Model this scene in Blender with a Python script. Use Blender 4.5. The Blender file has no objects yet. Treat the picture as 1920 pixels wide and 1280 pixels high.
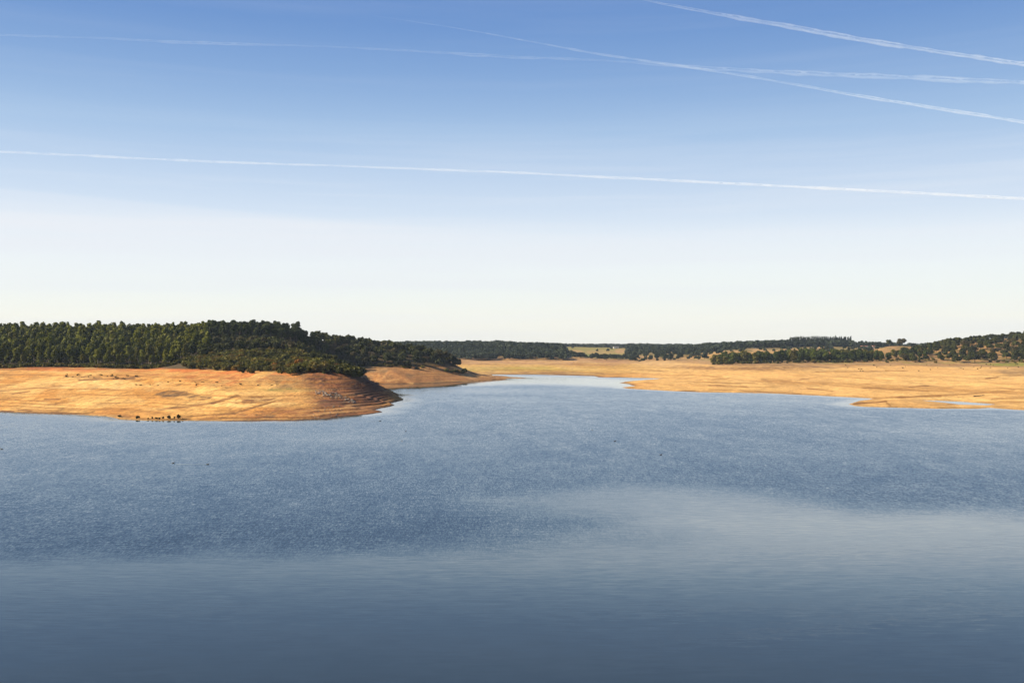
import bpy, math, random
import numpy as np
from mathutils import Vector

sc = bpy.context.scene
col = sc.collection
random.seed(7)
RS = np.random.RandomState(11)

# ------------------------------------------------------------------ camera
H = 25.0            # camera height above the reservoir
F = 1870.0          # focal length in photo pixels (photo is 1920 wide)
HZ = 655.0          # row of the horizon
cam_d = bpy.data.cameras.new("camera")
cam = bpy.data.objects.new("camera", cam_d)
col.objects.link(cam)
cam_d.sensor_width = 36.0
cam_d.lens = 36.0 * F / 1920.0
cam_d.clip_start = 0.5
cam_d.clip_end = 300000.0
cam.location = (0, 0, H)
cam.rotation_euler = (math.radians(90) + math.atan((HZ - 640) / F), 0, 0)
sc.camera = cam

# ------------------------------------------------------------------ exposure, world, sun
EXPO = 1.3
sc.view_settings.view_transform = 'Standard'
sc.view_settings.look = 'None'
sc.view_settings.gamma = 1.0
sc.view_settings.exposure = EXPO
sc.render.engine = 'CYCLES'
sc.cycles.max_bounces = 6
sc.cycles.diffuse_bounces = 2
sc.cycles.glossy_bounces = 2
sc.cycles.transmission_bounces = 2
sc.cycles.transparent_max_bounces = 8
sc.cycles.volume_bounces = 0

SUN = Vector((-1.0, 0.06, 0.50)).normalized()
sd = bpy.data.lights.new("sun", 'SUN')
sd.energy = 5.0
sd.angle = math.radians(0.5)
sd.color = (1.0, 0.86, 0.66)
so = bpy.data.objects.new("sun", sd)
col.objects.link(so)
so.rotation_euler = SUN.to_track_quat('Z', 'Y').to_euler()
so.location = (-200, -100, 300)


def lin(c):
    return tuple(((v / 255) / 12.92 if v / 255 <= 0.04045 else ((v / 255 + 0.055) / 1.055) ** 2.4) for v in c)


class NT:
    """tiny node-tree helper"""
    def __init__(s, nt):
        s.nt = nt
        nt.nodes.clear()

    def n(s, typ, **kw):
        nd = s.nt.nodes.new(typ)
        for k, v in kw.items():
            setattr(nd, k, v)
        return nd

    def l(s, a, b):
        s.nt.links.new(a, b)

    def val(s, sock, v):
        if hasattr(v, 'is_output') or isinstance(v, bpy.types.NodeSocket):
            s.l(v, sock)
        else:
            sock.default_value = v

    def math(s, op, a, b=0.0, c=0.0, clamp=False):
        nd = s.n('ShaderNodeMath', operation=op, use_clamp=clamp)
        s.val(nd.inputs[0], a); s.val(nd.inputs[1], b); s.val(nd.inputs[2], c)
        return nd.outputs[0]

    def mix(s, fac, a, b, blend='MIX'):
        nd = s.n('ShaderNodeMix', data_type='RGBA', blend_type=blend)
        s.val(nd.inputs[0], fac)
        for i, v in ((6, a), (7, b)):
            if isinstance(v, tuple) and len(v) == 3:
                v = v + (1,)
            s.val(nd.inputs[i], v)
        return nd.outputs[2]

    def rng(s, v, a, b, c=0.0, d=1.0, smooth=False):
        nd = s.n('ShaderNodeMapRange', clamp=True)
        if smooth:
            nd.interpolation_type = 'SMOOTHSTEP'
        s.val(nd.inputs[0], v)
        for i, x in zip((1, 2, 3, 4), (a, b, c, d)):
            nd.inputs[i].default_value = x
        return nd.outputs[0]

    def noise(s, vec, scale, detail=3.0, rough=0.55, mapping=None):
        if mapping:
            m = s.n('ShaderNodeMapping')
            m.inputs['Scale'].default_value = mapping[0]
            if len(mapping) > 1:
                m.inputs['Rotation'].default_value = mapping[1]
            s.l(vec, m.inputs['Vector']); vec = m.outputs[0]
        t = s.n('ShaderNodeTexNoise')
        s.l(vec, t.inputs['Vector'])
        t.inputs['Scale'].default_value = scale
        t.inputs['Detail'].default_value = detail
        t.inputs['Roughness'].default_value = rough
        return t


w = bpy.data.worlds.new("World")
sc.world = w
w.use_nodes = True
N = NT(w.node_tree)
tc = N.n('ShaderNodeTexCoord')
sep = N.n('ShaderNodeSeparateXYZ')
N.l(tc.outputs['Generated'], sep.inputs[0])
ramp = N.n('ShaderNodeValToRGB')
ramp.color_ramp.interpolation = 'LINEAR'
stops = [(0.0, (253, 248, 232)), (.010, (253, 250, 236)), (.029, (252, 252, 242)), (.055, (246, 251, 247)),
         (.083, (242, 249, 251)), (.109, (233, 242, 251)), (.135, (214, 229, 247)), (.171, (194, 215, 241)),
         (.212, (167, 197, 232)), (.26, (137, 173, 220)), (.308, (113, 153, 210)), (.335, (102, 144, 205)),
         (.50, (62, 104, 172)), (1.0, (34, 66, 130))]
cr = ramp.color_ramp
while len(cr.elements) < len(stops):
    cr.elements.new(0.5)
for e, (p, c) in zip(cr.elements, stops):
    e.position = p
for e, (p, c) in zip(cr.elements, stops):
    e.color = lin(c) + (1,)
N.l(sep.outputs[2], ramp.inputs[0])
sky = N.n('ShaderNodeTexSky', sky_type='NISHITA')
sky.sun_disc = False
sky.sun_elevation = math.asin(SUN.z)
sky.sun_rotation = math.atan2(SUN.x, SUN.y)
sky.dust_density = 1.5
# thin cirrus veil and streaks
mp = N.n('ShaderNodeMapping')
mp.inputs['Scale'].default_value = (1.4, 1.4, 34.0)
mp.inputs['Rotation'].default_value = (0, math.radians(3.0), 0)
N.l(tc.outputs['Generated'], mp.inputs[0])
st = N.noise(mp.outputs[0], 1.3, 5, 0.6)
edge = N.math('ADD', sep.outputs[2], N.math('MULTIPLY', sep.outputs[0], 0.05))
edge = N.math('ADD', edge, N.math('MULTIPLY', st.outputs[0], 0.016))
veil = N.rng(edge, 0.1292, 0.1222, 0.0, 1.0, True)
veil = N.math('MULTIPLY', veil, N.rng(sep.outputs[2], 0.04, 0.10, 0.0, 1.0))
veil = N.math('MULTIPLY', veil, N.rng(sep.outputs[0], -0.15, 0.25, 0.55, 0.12))
veil = N.math('MULTIPLY', veil, N.rng(st.outputs[0], 0.3, 0.7, 0.5, 1.0))
streak = N.rng(st.outputs[0], 0.46, 0.70, 0.0, 0.42)
streak = N.math('MULTIPLY', streak, N.rng(sep.outputs[2], .12, .22, 1.0, .13))
fac = N.math('ADD', veil, streak, clamp=True)
sk2 = N.mix(fac, ramp.outputs[0], lin((238, 242, 249)))
nis = N.mix(1.0, sky.outputs[0], (0.12, 0.12, 0.12), 'MULTIPLY')
sk3 = N.mix(0.06, sk2, nis)
bg = N.n('ShaderNodeBackground')
N.l(sk3, bg.inputs[0])
bg.inputs[1].default_value = 1.0 / 2 ** EXPO
out = N.n('ShaderNodeOutputWorld')
N.l(bg.outputs[0], out.inputs[0])


# ------------------------------------------------------------------ numpy helpers
def hsh(ix, iy, seed):
    h = (ix.astype(np.int64) * 374761393 + iy.astype(np.int64) * 668265263 + seed * 1442695041) & 0xffffffff
    h = ((h ^ (h >> 13)) * 1274126177) & 0xffffffff
    return ((h ^ (h >> 16)) & 0xffff) / 65535.0


def vnoise(x, y, seed=0):
    ix, iy = np.floor(x), np.floor(y)
    fx, fy = x - ix, y - iy
    fx = fx * fx * (3 - 2 * fx); fy = fy * fy * (3 - 2 * fy)
    a = hsh(ix, iy, seed); b = hsh(ix + 1, iy, seed); c = hsh(ix, iy + 1, seed); d = hsh(ix + 1, iy + 1, seed)
    return (a + (b - a) * fx) * (1 - fy) + (c + (d - c) * fx) * fy


def fbm(x, y, seed=0, octv=4, rough=0.5):
    s = 0; a = 1; t = 0
    for i in range(octv):
        s = s + a * vnoise(x * 2 ** i + 17.3 * i, y * 2 ** i - 9.1 * i, seed + i)
        t += a; a *= rough
    return s / t


def sstep(x, a, b):
    t = np.clip((x - a) / (b - a), 0, 1)
    return t * t * (3 - 2 * t)


def P(u, v, z=0.0):
    """the world point seen at photo pixel (u, v) on the level z"""
    Y = (H - z) * F / (v - HZ)
    return ((u - 960) / F * Y, Y)


def UY(u, Y):
    return ((u - 960) / F * Y, Y)


# ------------------------------------------------------------------ shoreline (world polygon)
shore = [P(-700, 755), P(-300, 766), P(0, 772), P(60, 775), P(110, 776), P(200, 780), P(225, 786), P(300, 788.5), P(380, 788),
         P(450, 789.5), P(550, 789), P(600, 786), P(645, 780.5), P(700, 775.5), P(717, 772.5), P(713, 770), P(700, 768.5),
         P(710, 765.5), P(733, 761.5), P(739, 759), P(728, 756.5), P(734, 754.5), P(750, 752), P(757.5, 749.5),
         P(750, 746.5), P(735, 744), P(738, 743), P(748, 741.5), P(746, 739.5),
         (-70, 562), (-80, 590), (-86, 635), (-96, 690), (-104, 718), P(690, 719.5), P(712, 719.8), P(780, 719.3), P(850, 716.5), P(905, 714),
         P(952, 711.5), P(945, 710), P(960, 709), P(990, 709.6), P(985, 708.4), P(955, 706.5), P(947, 705), P(925, 704), P(922, 702),
         P(1000, 702.3), P(1060, 703.5), P(1115, 705), P(1122, 707), P(1180, 708), P(1243, 709.3),
         P(1225, 711), P(1185, 714), P(1160, 717.5), P(1180, 720), P(1190, 724), P(1165, 726), P(1180, 728.5),
         P(1230, 731), P(1262, 733), P(1310, 735), P(1380, 736), P(1440, 737), P(1530, 741), P(1632, 746.5),
         P(1636, 748), P(1610, 752), P(1588, 757.5), P(1600, 760.5), P(1625, 762.5), P(1700, 764), P(1760, 765.5), P(1830, 765.8),
         P(1855, 764), P(1880, 766), P(1925, 768.5), P(2100, 772), P(2600, 780), (900, 300), (2500, 200),
         (16000, 100), (16000, 16000), (-16000, 16000), (-16000, 200)]
pond = [P(1722, 750.2), P(1760, 751), P(1800, 752.6), P(1840, 755.5), P(1868, 758), P(1846, 760), P(1800, 758.5), P(1768, 754.5)]
shore = np.array(shore); pond = np.array(pond)


def sdist(x, y, poly):
    d2 = np.full(x.shape, 1e18)
    ins = np.zeros(x.shape, bool)
    n = len(poly)
    for i in range(n):
        ax, ay = poly[i]; bx, by = poly[(i + 1) % n]
        ex, ey = bx - ax, by - ay
        t = np.clip(((x - ax) * ex + (y - ay) * ey) / (ex * ex + ey * ey + 1e-9), 0, 1)
        d2 = np.minimum(d2, (x - ax - t * ex) ** 2 + (y - ay - t * ey) ** 2)
        if abs(ey) > 1e-9:
            c = ((ay > y) != (by > y)) & (x < ex * (y - ay) / ey + ax)
            ins ^= c
    d = np.sqrt(d2)
    return np.where(ins, d, -d)


def field(pts, c=0.25):
    """smooth interpolation of values given at (u, Y)"""
    pts = np.array(pts, float)
    A = np.stack([pts[:, 0] / 260.0, np.log(pts[:, 1]) * 5.0], 1)
    K = np.sqrt(((A[:, None] - A[None]) ** 2).sum(2) + c * c)
    m = pts[:, 2].mean()
    wgt = np.linalg.solve(K, pts[:, 2] - m)
    lo, hi = pts[:, 2].min(), pts[:, 2].max()

    def f(x, y):
        yy = np.maximum(y, 60.0)
        a = (960 + np.clip(x / yy, -1.6, 1.6) * F) / 260.0
        b = np.log(yy) * 5.0
        r = np.full(x.shape, m)
        for (p, q), wi in zip(A, wgt):
            r = r + wi * np.sqrt((a - p) ** 2 + (b - q) ** 2 + c * c)
        return np.clip(r, lo, hi)
    return f


def ht(v, Y, t=0):
    """ground level whose top (t metres of tree on it) is seen on row v at distance Y"""
    return H + (HZ - v) * Y / F - t


ZP = []
for u in (-900, -400, 0, 150, 300):
    ZP += [(u, 420, 13), (u, 560, 13), (u, 650, 13.6), (u, 720, 21), (u, 820, ht(606, 820, 13)), (u, 950, 33), (u, 1400, 24)]
for u, v, t in ((380, 606, 13), (470, 604, 13), (545, 605, 13), (590, 624, 9)):
    ZP += [(u, 800, ht(v, 800, t)), (u, 950, ht(v, 800, t) - 3)]
ZP += [(420, 400, 13), (400, 500, 14), (420, 560, 16), (420, 600, 19), (420, 650, 23), (500, 470, 14), (500, 520, 15.5), (500, 600, 20), (500, 650, 24), (580, 430, 13.5), (590, 520, 16), (560, 600, 19), (560, 650, 22),
       (640, 500, 15.5), (640, 560, 12.5), (620, 620, 13), (700, 480, 12), (740, 520, 10), (690, 540, 9.5), (600, 720, 20), (660, 680, 6), (660, 620, 7), (685, 600, 5)]
ZP += [(650, 740, 11), (650, 800, 18), (650, 870, ht(629, 870, 7)), (700, 750, 11), (700, 800, 15), (700, 870, ht(634, 870, 7)), (760, 780, 12), (760, 870, ht(639, 870, 7)),
       (810, 790, 11.5), (805, 870, ht(643, 870, 7)), (840, 800, 11), (845, 860, ht(655, 860, 6)), (870, 815, 9.5), (880, 870, 9), (900, 820, 7), (930, 830, 4.5),
       (960, 840, 1.4), (990, 850, 0.8), (700, 1000, 14), (850, 1000, 6), (800, 1100, 8)]
ZP += [(900, 1000, 5), (900, 1200, 7.5), (900, 1420, 8.7), (1050, 1200, 7.0), (1050, 1420, 8.7), (1150, 1000, 4.5), (1150, 1200, 6.8), (1150, 1450, 9.0),
       (1280, 1200, 7.5), (1280, 1450, 10), (840, 1420, 9)]
# far hills
for u, v in ((700, 644), (840, 641), (900, 641), (955, 641), (1000, 644), (1050, 645)):
    ZP += [(u, 1750, ht(v, 1750, 9)), (u, 2300, ht(v, 2300, 7)), (u, 1550, 15)]
for u, v in ((1090, 653), (1150, 654)):
    ZP += [(u, 1700, 9), (u, 1850, 10), (u, 2000, ht(667, 2000)), (u, 2450, ht(v, 2450)), (u, 2800, ht(646, 2800, 9)), (u, 4000, ht(647, 4000, 9))]
for u, v in ((1210, 647), (1260, 647), (1320, 647)):
    ZP += [(u, 1700, ht(664, 1700)), (u, 2200, ht(v, 2200, 9)), (u, 3000, ht(648, 3000, 9))]
for u, v in ((1380, 645), (1440, 645), (1500, 646), (1590, 648), (1640, 645), (1680, 646)):
    ZP += [(u, 1300, 12), (u, 1600, ht(655.5, 1600)), (u, 1850, ht(v, 1850, 9)), (u, 3000, ht(649, 3000, 9))]
# right bank
ZP += [(1600, 1400, 16), (1550, 1450, 17), (1640, 1450, 20), (1480, 1785, 28), (1540, 1785, 28), (1595, 1785, 28), (1480, 1450, 16), (1400, 1450, 15), (1760, 1330, 24)]
ZP += [(1250, 700, 3.5), (1250, 900, 5.5), (1350, 620, 4), (1350, 850, 7.0), (1350, 1060, 10.3), (1500, 600, 4.2), (1500, 800, 7.5), (1500, 1060, 10.5), (1500, 1150, 11.5),
       (1700, 560, 5), (1700, 800, 8.2), (1700, 1010, 11), (1920, 520, 5.5), (1920, 800, 9), (1920, 980, 11.3),
       (2300, 520, 6), (2300, 900, 11.5), (1640, 440, 1.4), (1720, 432, 1.2), (1800, 430, 1.2), (1900, 440, 2.5), (1700, 1120, 19), (1760, 1080, 18), (1745, 1180, ht(643, 1180, 6)),
       (1800, 1180, ht(634, 1180, 6)), (1860, 1180, ht(630, 1180, 6)), (1920, 1180, ht(625, 1180, 6)), (1920, 1060, 19), (1840, 1060, 18),
       (2300, 1180, ht(612, 1180, 6)), (2300, 1500, 45), (1920, 1500, 34), (1690, 1400, ht(649, 1400)), (1667, 1400, ht(650, 1400)), (1800, 1500, 27)]
for u in (-900, 0, 960, 1920, 2800):
    ZP += [(u, 5000, 38), (u, 12000, 40)]
ZF = field(ZP)
LP = [(-900, 420, 260), (-300, 450, 260), (0, 450, 250), (200, 430, 240), (420, 420, 200), (520, 420, 150), (600, 430, 105), (660, 450, 60), (700, 470, 38), (745, 510, 24), (600, 540, 36), (560, 560, 55),
      (660, 530, 24), (660, 570, 26), (640, 620, 32), (600, 700, 50), (660, 700, 30), (700, 745, 60), (800, 775, 55), (870, 800, 50), (960, 840, 18), (990, 850, 12),
      (930, 1100, 300), (1050, 1150, 320), (1150, 1150, 300), (1200, 730, 60), (1250, 800, 150), (1350, 700, 160), (1500, 700, 260), (1500, 1000, 280),
      (1700, 600, 250), (1700, 1000, 420), (1920, 600, 300), (1920, 1000, 520), (1640, 435, 22), (1750, 430, 22), (1860, 430, 40), (1000, 3000, 500), (0, 3000, 400), (2300, 1000, 500)]
LF = field(LP)


def ground(x, y, full=False):
    x = np.asarray(x, float); y = np.asarray(y, float)
    jx = (fbm(x / 14, y / 14, 3, 3) - .5) * 5; jy = (fbm(x / 14, y / 14, 31, 3) - .5) * 9
    ds = sdist(x + jx * .5, y + jy * .5, shore)
    dp = sdist(x, y, pond)
    d = np.minimum(ds, -dp)
    Zt = np.maximum(ZF(x, y), .5); L = np.clip(LF(x, y), 12, 600)
    t = np.clip(d / L, 0, 1)
    z = Zt * (1 - (1 - t) ** 1.45)
    yy = np.maximum(y, 60)
    u = 960 + x / yy * F
    # undulation, rills and old water lines
    amp = sstep(d, 2, 50)
    z = z + amp * ((fbm(x / 38, y / 60, 5, 4) - .5) * 2.1 + (fbm(x / 9, y / 17, 8, 3) - .5) * .5)
    tip = sstep(u, 540, 640) * sstep(u, 900, 760) * sstep(y, 640, 560)
    step = .85
    zz = z + (fbm(x / 45, y / 45, 21, 3) - .5) * .8
    fr = zz / step - np.floor(zz / step)
    ter = (np.floor(zz / step) + sstep(fr, .45, 1.0)) * step - zz
    z = z + ter * (0.16 + .80 * tip) * sstep(z, 14.5, 11) * sstep(d, .5, 4) * sstep(z, .15, .9)
    z = z + tip * amp * sstep(z, .3, 1.5) * ((fbm(x / 5, y / 9, 33, 3) - .5) * .9)
    far = sstep(y, 1450, 1900)
    z = z + far * (fbm(x / 170, y / 260, 40, 3) - .5) * 4
    z = np.where(d > 0, np.maximum(z, 0.03 + .03 * np.minimum(d, 6)) + .10 * sstep(d, 0, .5), -np.minimum(-d * .25, 4) - .02)
    if full:
        return z, d, L, u
    return z


def new_mesh(name, verts, faces, mat=None, smooth=False):
    me = bpy.data.meshes.new(name)
    verts = np.asarray(verts, np.float32); faces = np.asarray(faces, np.int32)
    k = faces.shape[1]
    me.vertices.add(len(verts)); me.vertices.foreach_set('co', verts.ravel())
    me.loops.add(faces.size); me.loops.foreach_set('vertex_index', faces.ravel())
    me.polygons.add(len(faces)); me.polygons.foreach_set('loop_start', np.arange(0, faces.size, k, dtype=np.int32))
    me.polygons.foreach_set('loop_total', np.full(len(faces), k, np.int32))
    me.polygons.foreach_set('use_smooth', np.full(len(faces), smooth))
    me.update(calc_edges=True)
    if mat:
        me.materials.append(mat)
    return me


def link(name, me, parent=None, **props):
    o = bpy.data.objects.new(name, me)
    col.objects.link(o)
    if parent:
        o.parent = parent
    for k, v in props.items():
        o[k] = v
    return o


def grid_faces(nr, nc):
    i = np.arange((nr - 1) * (nc - 1)); r = i // (nc - 1); c = i % (nc - 1)
    a = r * nc + c
    return np.stack([a, a + 1, a + nc + 1, a + nc], 1)


# ------------------------------------------------------------------ ground sheet
tan_in = np.linspace(-.62, .62, 1000)
tan_out = .62 + .03 * 1.12 ** np.arange(1, 26) - .03
tans = np.concatenate([-tan_out[::-1], tan_in, tan_out])
rows = [20, 60, 120, 200, 280, 310, 325]
Y = 332.0
while Y < 14000:
    rows.append(Y)
    if Y < 560: Y += 1.15
    elif Y < 1100: Y += 2.4
    elif Y < 1500: Y += 6
    elif Y < 3000: Y += 14
    else: Y *= 1.06
rows = np.array(rows)
GX = (tans[None, :] * rows[:, None]).ravel()
GY = (np.ones_like(tans)[None, :] * rows[:, None]).ravel()
GZ, GD, GL, GU = ground(GX, GY, True)
GV = HZ + (H - GZ) * F / GY


def blob(u0, v0, ru, rv, soft=.5, seed=1, ns=.5):
    """an irregular patch of ground, placed where the photo shows it"""
    r = np.sqrt(((GU - u0) / ru) ** 2 + ((GV - v0) / rv) ** 2)
    r = r + (fbm(GX / 11, GY / 22, seed, 3) - .5) * ns * 2.4 + (fbm(GX / 4, GY / 9, seed + 7, 2) - .5) * ns * 1.4
    return sstep(r, 1 + soft * .5, 1 - soft * .5) * (.45 + .55 * sstep(fbm(GX / 3.0, GY / 6.5, seed + 200, 3), .38, .56))


C = np.zeros((len(GX), 3))


def setc(c, m=1.0):
    global C
    m = np.asarray(m)[..., None] if np.ndim(m) else m
    C = C * (1 - m) + np.array(c) * m


n1 = fbm(GX / 30, GY / 70, 51, 4); n2 = fbm(GX / 7, GY / 18, 52, 4); n3 = fbm((GX + GY * .4) / 18, GY / 90, 53, 3)
n4 = fbm(GX / 2.2, GY / 5, 54, 3)
setc((.56, .32, .105))
setc((.70, .47, .20), sstep(n1, .50, .68) * .8)
setc((.48, .235, .07), sstep(n1, .46, .30) * .75)
setc((.50, .25, .06), sstep(n3, .56, .66) * .7)
leftbank = sstep(GU, 760, 700) * sstep(GY, 700, 640)
# left bank
setc((.78, .58, .28), blob(190, 722, 90, 10, .9, 60) * leftbank * .9)
setc((.78, .58, .28), blob(480, 756, 80, 9, .9, 61) * leftbank * .8)
setc((.50, .15, .04), sstep(GZ, 11.6, 12.8) * leftbank * sstep(n2, .40, .55) * .85)
setc((.46, .16, .05), blob(470, 706, 160, 12, .9, 62) * leftbank * sstep(n2, .38, .56) * .8)
setc((.27, .18, .09), blob(555, 715, 70, 17, .8, 63, .35) * leftbank * .85)
setc((.20, .20, .06), blob(545, 731, 60, 3.5, .8, 64, .3) * leftbank * .8)
setc((.15, .09, .045), blob(330, 738, 30, 5, .5, 65, .8) * leftbank)
setc((.17, .10, .045), blob(370, 743, 22, 4.5, .5, 66, .8) * leftbank)
setc((.20, .095, .04), blob(475, 749, 34, 7, .4, 67, .5) * leftbank)
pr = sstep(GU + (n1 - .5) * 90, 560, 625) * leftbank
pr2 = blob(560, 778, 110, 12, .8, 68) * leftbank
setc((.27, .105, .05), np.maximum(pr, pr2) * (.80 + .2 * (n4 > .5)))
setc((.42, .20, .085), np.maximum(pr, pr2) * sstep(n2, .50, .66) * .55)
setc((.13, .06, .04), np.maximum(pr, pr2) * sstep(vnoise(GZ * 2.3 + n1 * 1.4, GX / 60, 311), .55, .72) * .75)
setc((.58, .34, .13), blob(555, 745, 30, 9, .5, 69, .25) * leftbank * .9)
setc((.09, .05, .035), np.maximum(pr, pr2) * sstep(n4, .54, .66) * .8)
for (u0, v0, u1, v1, wd, dk) in ((150, 712, 250, 709, 1.6, .8), (400, 755, 445, 742, 2.0, .9), (300, 768, 400, 755, 2.2, .7), (440, 774, 515, 752, 1.6, .85),
                                 (330, 782, 440, 774, 1.6, .6), (0, 733, 130, 722, 1.8, .45), (25, 738, 55, 733, 1.2, .8), (85, 748, 112, 748, 1.3, .9),
                                 (105, 756, 128, 754, .8, .8), (190, 756, 225, 755, 1.0, .8), (210, 709, 258, 706, 1.2, .8), (120, 706, 190, 708, 1.0, .6),
                                 (35, 768, 58, 769, 1.6, .9), (5, 770, 25, 771, 1.8, .8), (100, 773, 200, 779, 1.3, .6), (415, 783, 620, 787, 1.6, .7),
                                 (0, 749, 18, 746, 1.2, .8), (120, 692, 330, 690, 1.6, .6), (0, 692, 90, 691, 2.4, .5)):
    tt = np.clip(((GU - u0) * (u1 - u0) + (GV - v0) * (v1 - v0)) / ((u1 - u0) ** 2 + (v1 - v0) ** 2), 0, 1)
    dd = np.hypot((GU - u0 - tt * (u1 - u0)) / 2.2, GV - v0 - tt * (v1 - v0)) + (n2 - .5) * 2.4
    m_ = sstep(dd, wd * 1.35, wd * .5) * leftbank
    setc((.16, .075, .03), m_ * dk)
    GZ = GZ - m_ * .12 * dk
dots = sstep(fbm(GX / 1.6, GY / 3.2, 71, 2), .70, .78) * leftbank
setc((.13, .09, .04), dots * (blob(215, 706, 90, 7, 1, 72) * .8 + blob(360, 717, 170, 12, 1, 73) * .6))
# second headland
hb = sstep(GY, 690, 720) * sstep(GY, 960, 900) * sstep(GU, 1010, 980)
setc((.45, .235, .105), hb)
setc((.28, .17, .095), hb * sstep(n2, .5, .66) * .7)
setc((.60, .38, .19), hb * sstep(n3, .5, .62) * .6)
setc((.28, .14, .06), hb * sstep(GZ, 2.2, .6) * .7)
setc((.26, .19, .11), hb * blob(695, 694, 26, 5, .6, 74) * .8)
# far plain
fp = sstep(GY, 930, 990) * sstep(GU, 1330, 1240) * sstep(GY, 1560, 1500)
setc((.50, .33, .12), fp)
setc((.42, .27, .17), fp * sstep(GZ + (n1 - .5) * 2, 5.6, 7.0))
setc((.42, .36, .10), fp * sstep(GU, 1180, 1000) * sstep(np.abs(GZ + (n1 - .5) * 1.2 - 3.4), 2.0, .8) * .8)
setc((.27, .16, .07), fp * sstep(GZ + (n1 - .5) * 1.2, 2.0, 1.0))
setc((.60, .45, .22), fp * sstep(n3, .56, .66) * .5)
# right bank
rb = sstep(GU, 1150, 1240) * sstep(GY, 1560, 1400)
setc((.74, .54, .28), rb * .55)
up = sstep(GZ + (n1 - .5) * 3, 7.4, 9.2) * rb
setc((.27, .20, .145), up * .75)
setc((.26, .25, .08), up * sstep(GZ, 9.6, 10.4) * sstep(n2, .48, .6) * .7)
setc((.24, .15, .085), blob(1420, 689, 150, 5, .8, 76, .35) * rb * .9)
setc((.20, .14, .09), blob(1910, 697, 50, 7, .8, 77, .35) * rb * .8)
setc((.16, .24, .03), blob(1900, 683.5, 45, 3.2, .5, 78, .25) * rb * .9)
setc((.74, .52, .25), blob(1740, 716, 130, 8, 1.0, 79) * rb * .8)
setc((.72, .46, .20), blob(1450, 702, 200, 4, 1.0, 80) * rb * .6)
for (u0, v0, u1, v1, wd, dk) in ((1640, 746, 1760, 742, 2.2, .9), (1760, 742, 1900, 732, 1.8, .5), (1620, 727, 1740, 733, 1.6, .6), (1330, 722, 1400, 724, 1.4, .7),
                                 (1300, 716, 1420, 719, 1.3, .5), (1430, 711, 1480, 713, 2.0, .4), (1500, 711, 1530, 708, 1.0, .8), (1530, 697, 1700, 695, 1.1, .6),
                                 (1850, 709, 1870, 707, 1.2, .8), (1705, 725, 1740, 723, 1.0, .8), (1780, 757, 1920, 753, 2.6, .55), (1860, 748, 1920, 745, 2.0, .5),
                                 (1330, 730, 1500, 737, 1.6, .5), (1210, 716, 1260, 722, 2.0, .4), (1250, 733, 1310, 734, 1.3, .8), (1600, 757, 1660, 752, 1.1, .9),
                                 (1660, 752, 1672, 764, 1.1, .6), (1515, 728, 1560, 733, 1.4, .6), (1190, 694, 1250, 695, 1.4, .5)):
    tt = np.clip(((GU - u0) * (u1 - u0) + (GV - v0) * (v1 - v0)) / ((u1 - u0) ** 2 + (v1 - v0) ** 2), 0, 1)
    dd = np.hypot((GU - u0 - tt * (u1 - u0)) / 2.2, GV - v0 - tt * (v1 - v0)) + (n2 - .5) * 2.4
    m_ = sstep(dd, wd * 1.3, wd * .5) * rb
    setc((.20, .09, .022), m_ * dk)
# wet margin
setc((.11, .055, .03), sstep(GZ + (n2 - .5) * .4, .62, .16) * .88 * (GD > 0) * (1 - .55 * rb))
# wood floor, hillside and fields
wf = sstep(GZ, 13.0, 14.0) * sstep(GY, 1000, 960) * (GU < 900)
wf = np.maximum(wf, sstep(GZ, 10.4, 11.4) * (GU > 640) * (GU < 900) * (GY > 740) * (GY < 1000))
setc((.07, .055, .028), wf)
hl = sstep(GZ, 11.4, 12.6) * sstep(GY, 1480, 1300) * (GU > 1180) * (GY > 900)
setc((.33, .22, .115), hl)
setc((.16, .14, .05), hl * sstep(n2, .45, .62) * .8)
fr_ = sstep(GY, 1480, 1560)
setc((.22, .19, .09), fr_)
fl = fr_ * sstep(GU, 1052, 1070) * sstep(GU, 1190, 1175)
setc((.26, .25, .09), fl)
setc((.42, .30, .17), fl * blob(1080, 660, 14, 4, .4, 90, .2))
setc((.36, .28, .14), fl * blob(1125, 660, 26, 4.5, .4, 91, .2))
setc((.42, .28, .17), fl * blob(1165, 658, 14, 4, .4, 92, .2))
setc((.12, .20, .06), fl * blob(1125, 667, 35, 2.4, .4, 93, .2))
setc((.45, .32, .18), fr_ * (GU > 1195) * (GY < 2000) * sstep(n1, .42, .52))
setc((.45, .33, .20), fr_ * (GU > 850) * (GU < 1050) * blob(980, 654, 10, 2, .4, 94, .2))
# old water lines: fine bands that follow the contours
wl = vnoise(GZ * 3.1 + n1 * 3.0, GX / 70 + GY / 160, 301) * .6 + vnoise(GZ * 8.0 + n1 * 5.0, GX / 30 + GY / 90, 302) * .4
bank = (GD > 0) * sstep(GZ, 13.5, 11.5) * (GY < 1500)
setc((.30, .15, .04), bank * sstep(wl, .58, .74) * .62 * (1 - .3 * (GU > 1100)))
setc((.74, .50, .22), bank * sstep(wl, .42, .26) * .40)
C = C * (.84 + .32 * n4[:, None]) * (.9 + .2 * n2[:, None])
n5 = fbm(GX / 3.5, GY / 12, 55, 4)
C = C * (1 - .16 * sstep(n5, .56, .70) * bank)[:, None]
C = C * (1 + .08 * sstep(n5, .44, .32) * bank)[:, None]
n6 = fbm(GX / 1.3, GY / 3.0, 57, 3)
C = C * (1 - .35 * sstep(n6, .60, .72) * bank * (.35 + .65 * leftbank))[:, None]
C = C * (1 + .10 * leftbank)[:, None]
setc((.10, .045, .028), leftbank * sstep(GU, 625, 690) * sstep(GD, 2, 9) * (.35 + .45 * sstep(n2, .4, .6)))  # promontory tip: darker red-brown earth, with the slope's shade painted in
C = C * np.array([.85, .755, .555])
C[GD <= 0] = (.10, .075, .045)

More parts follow.
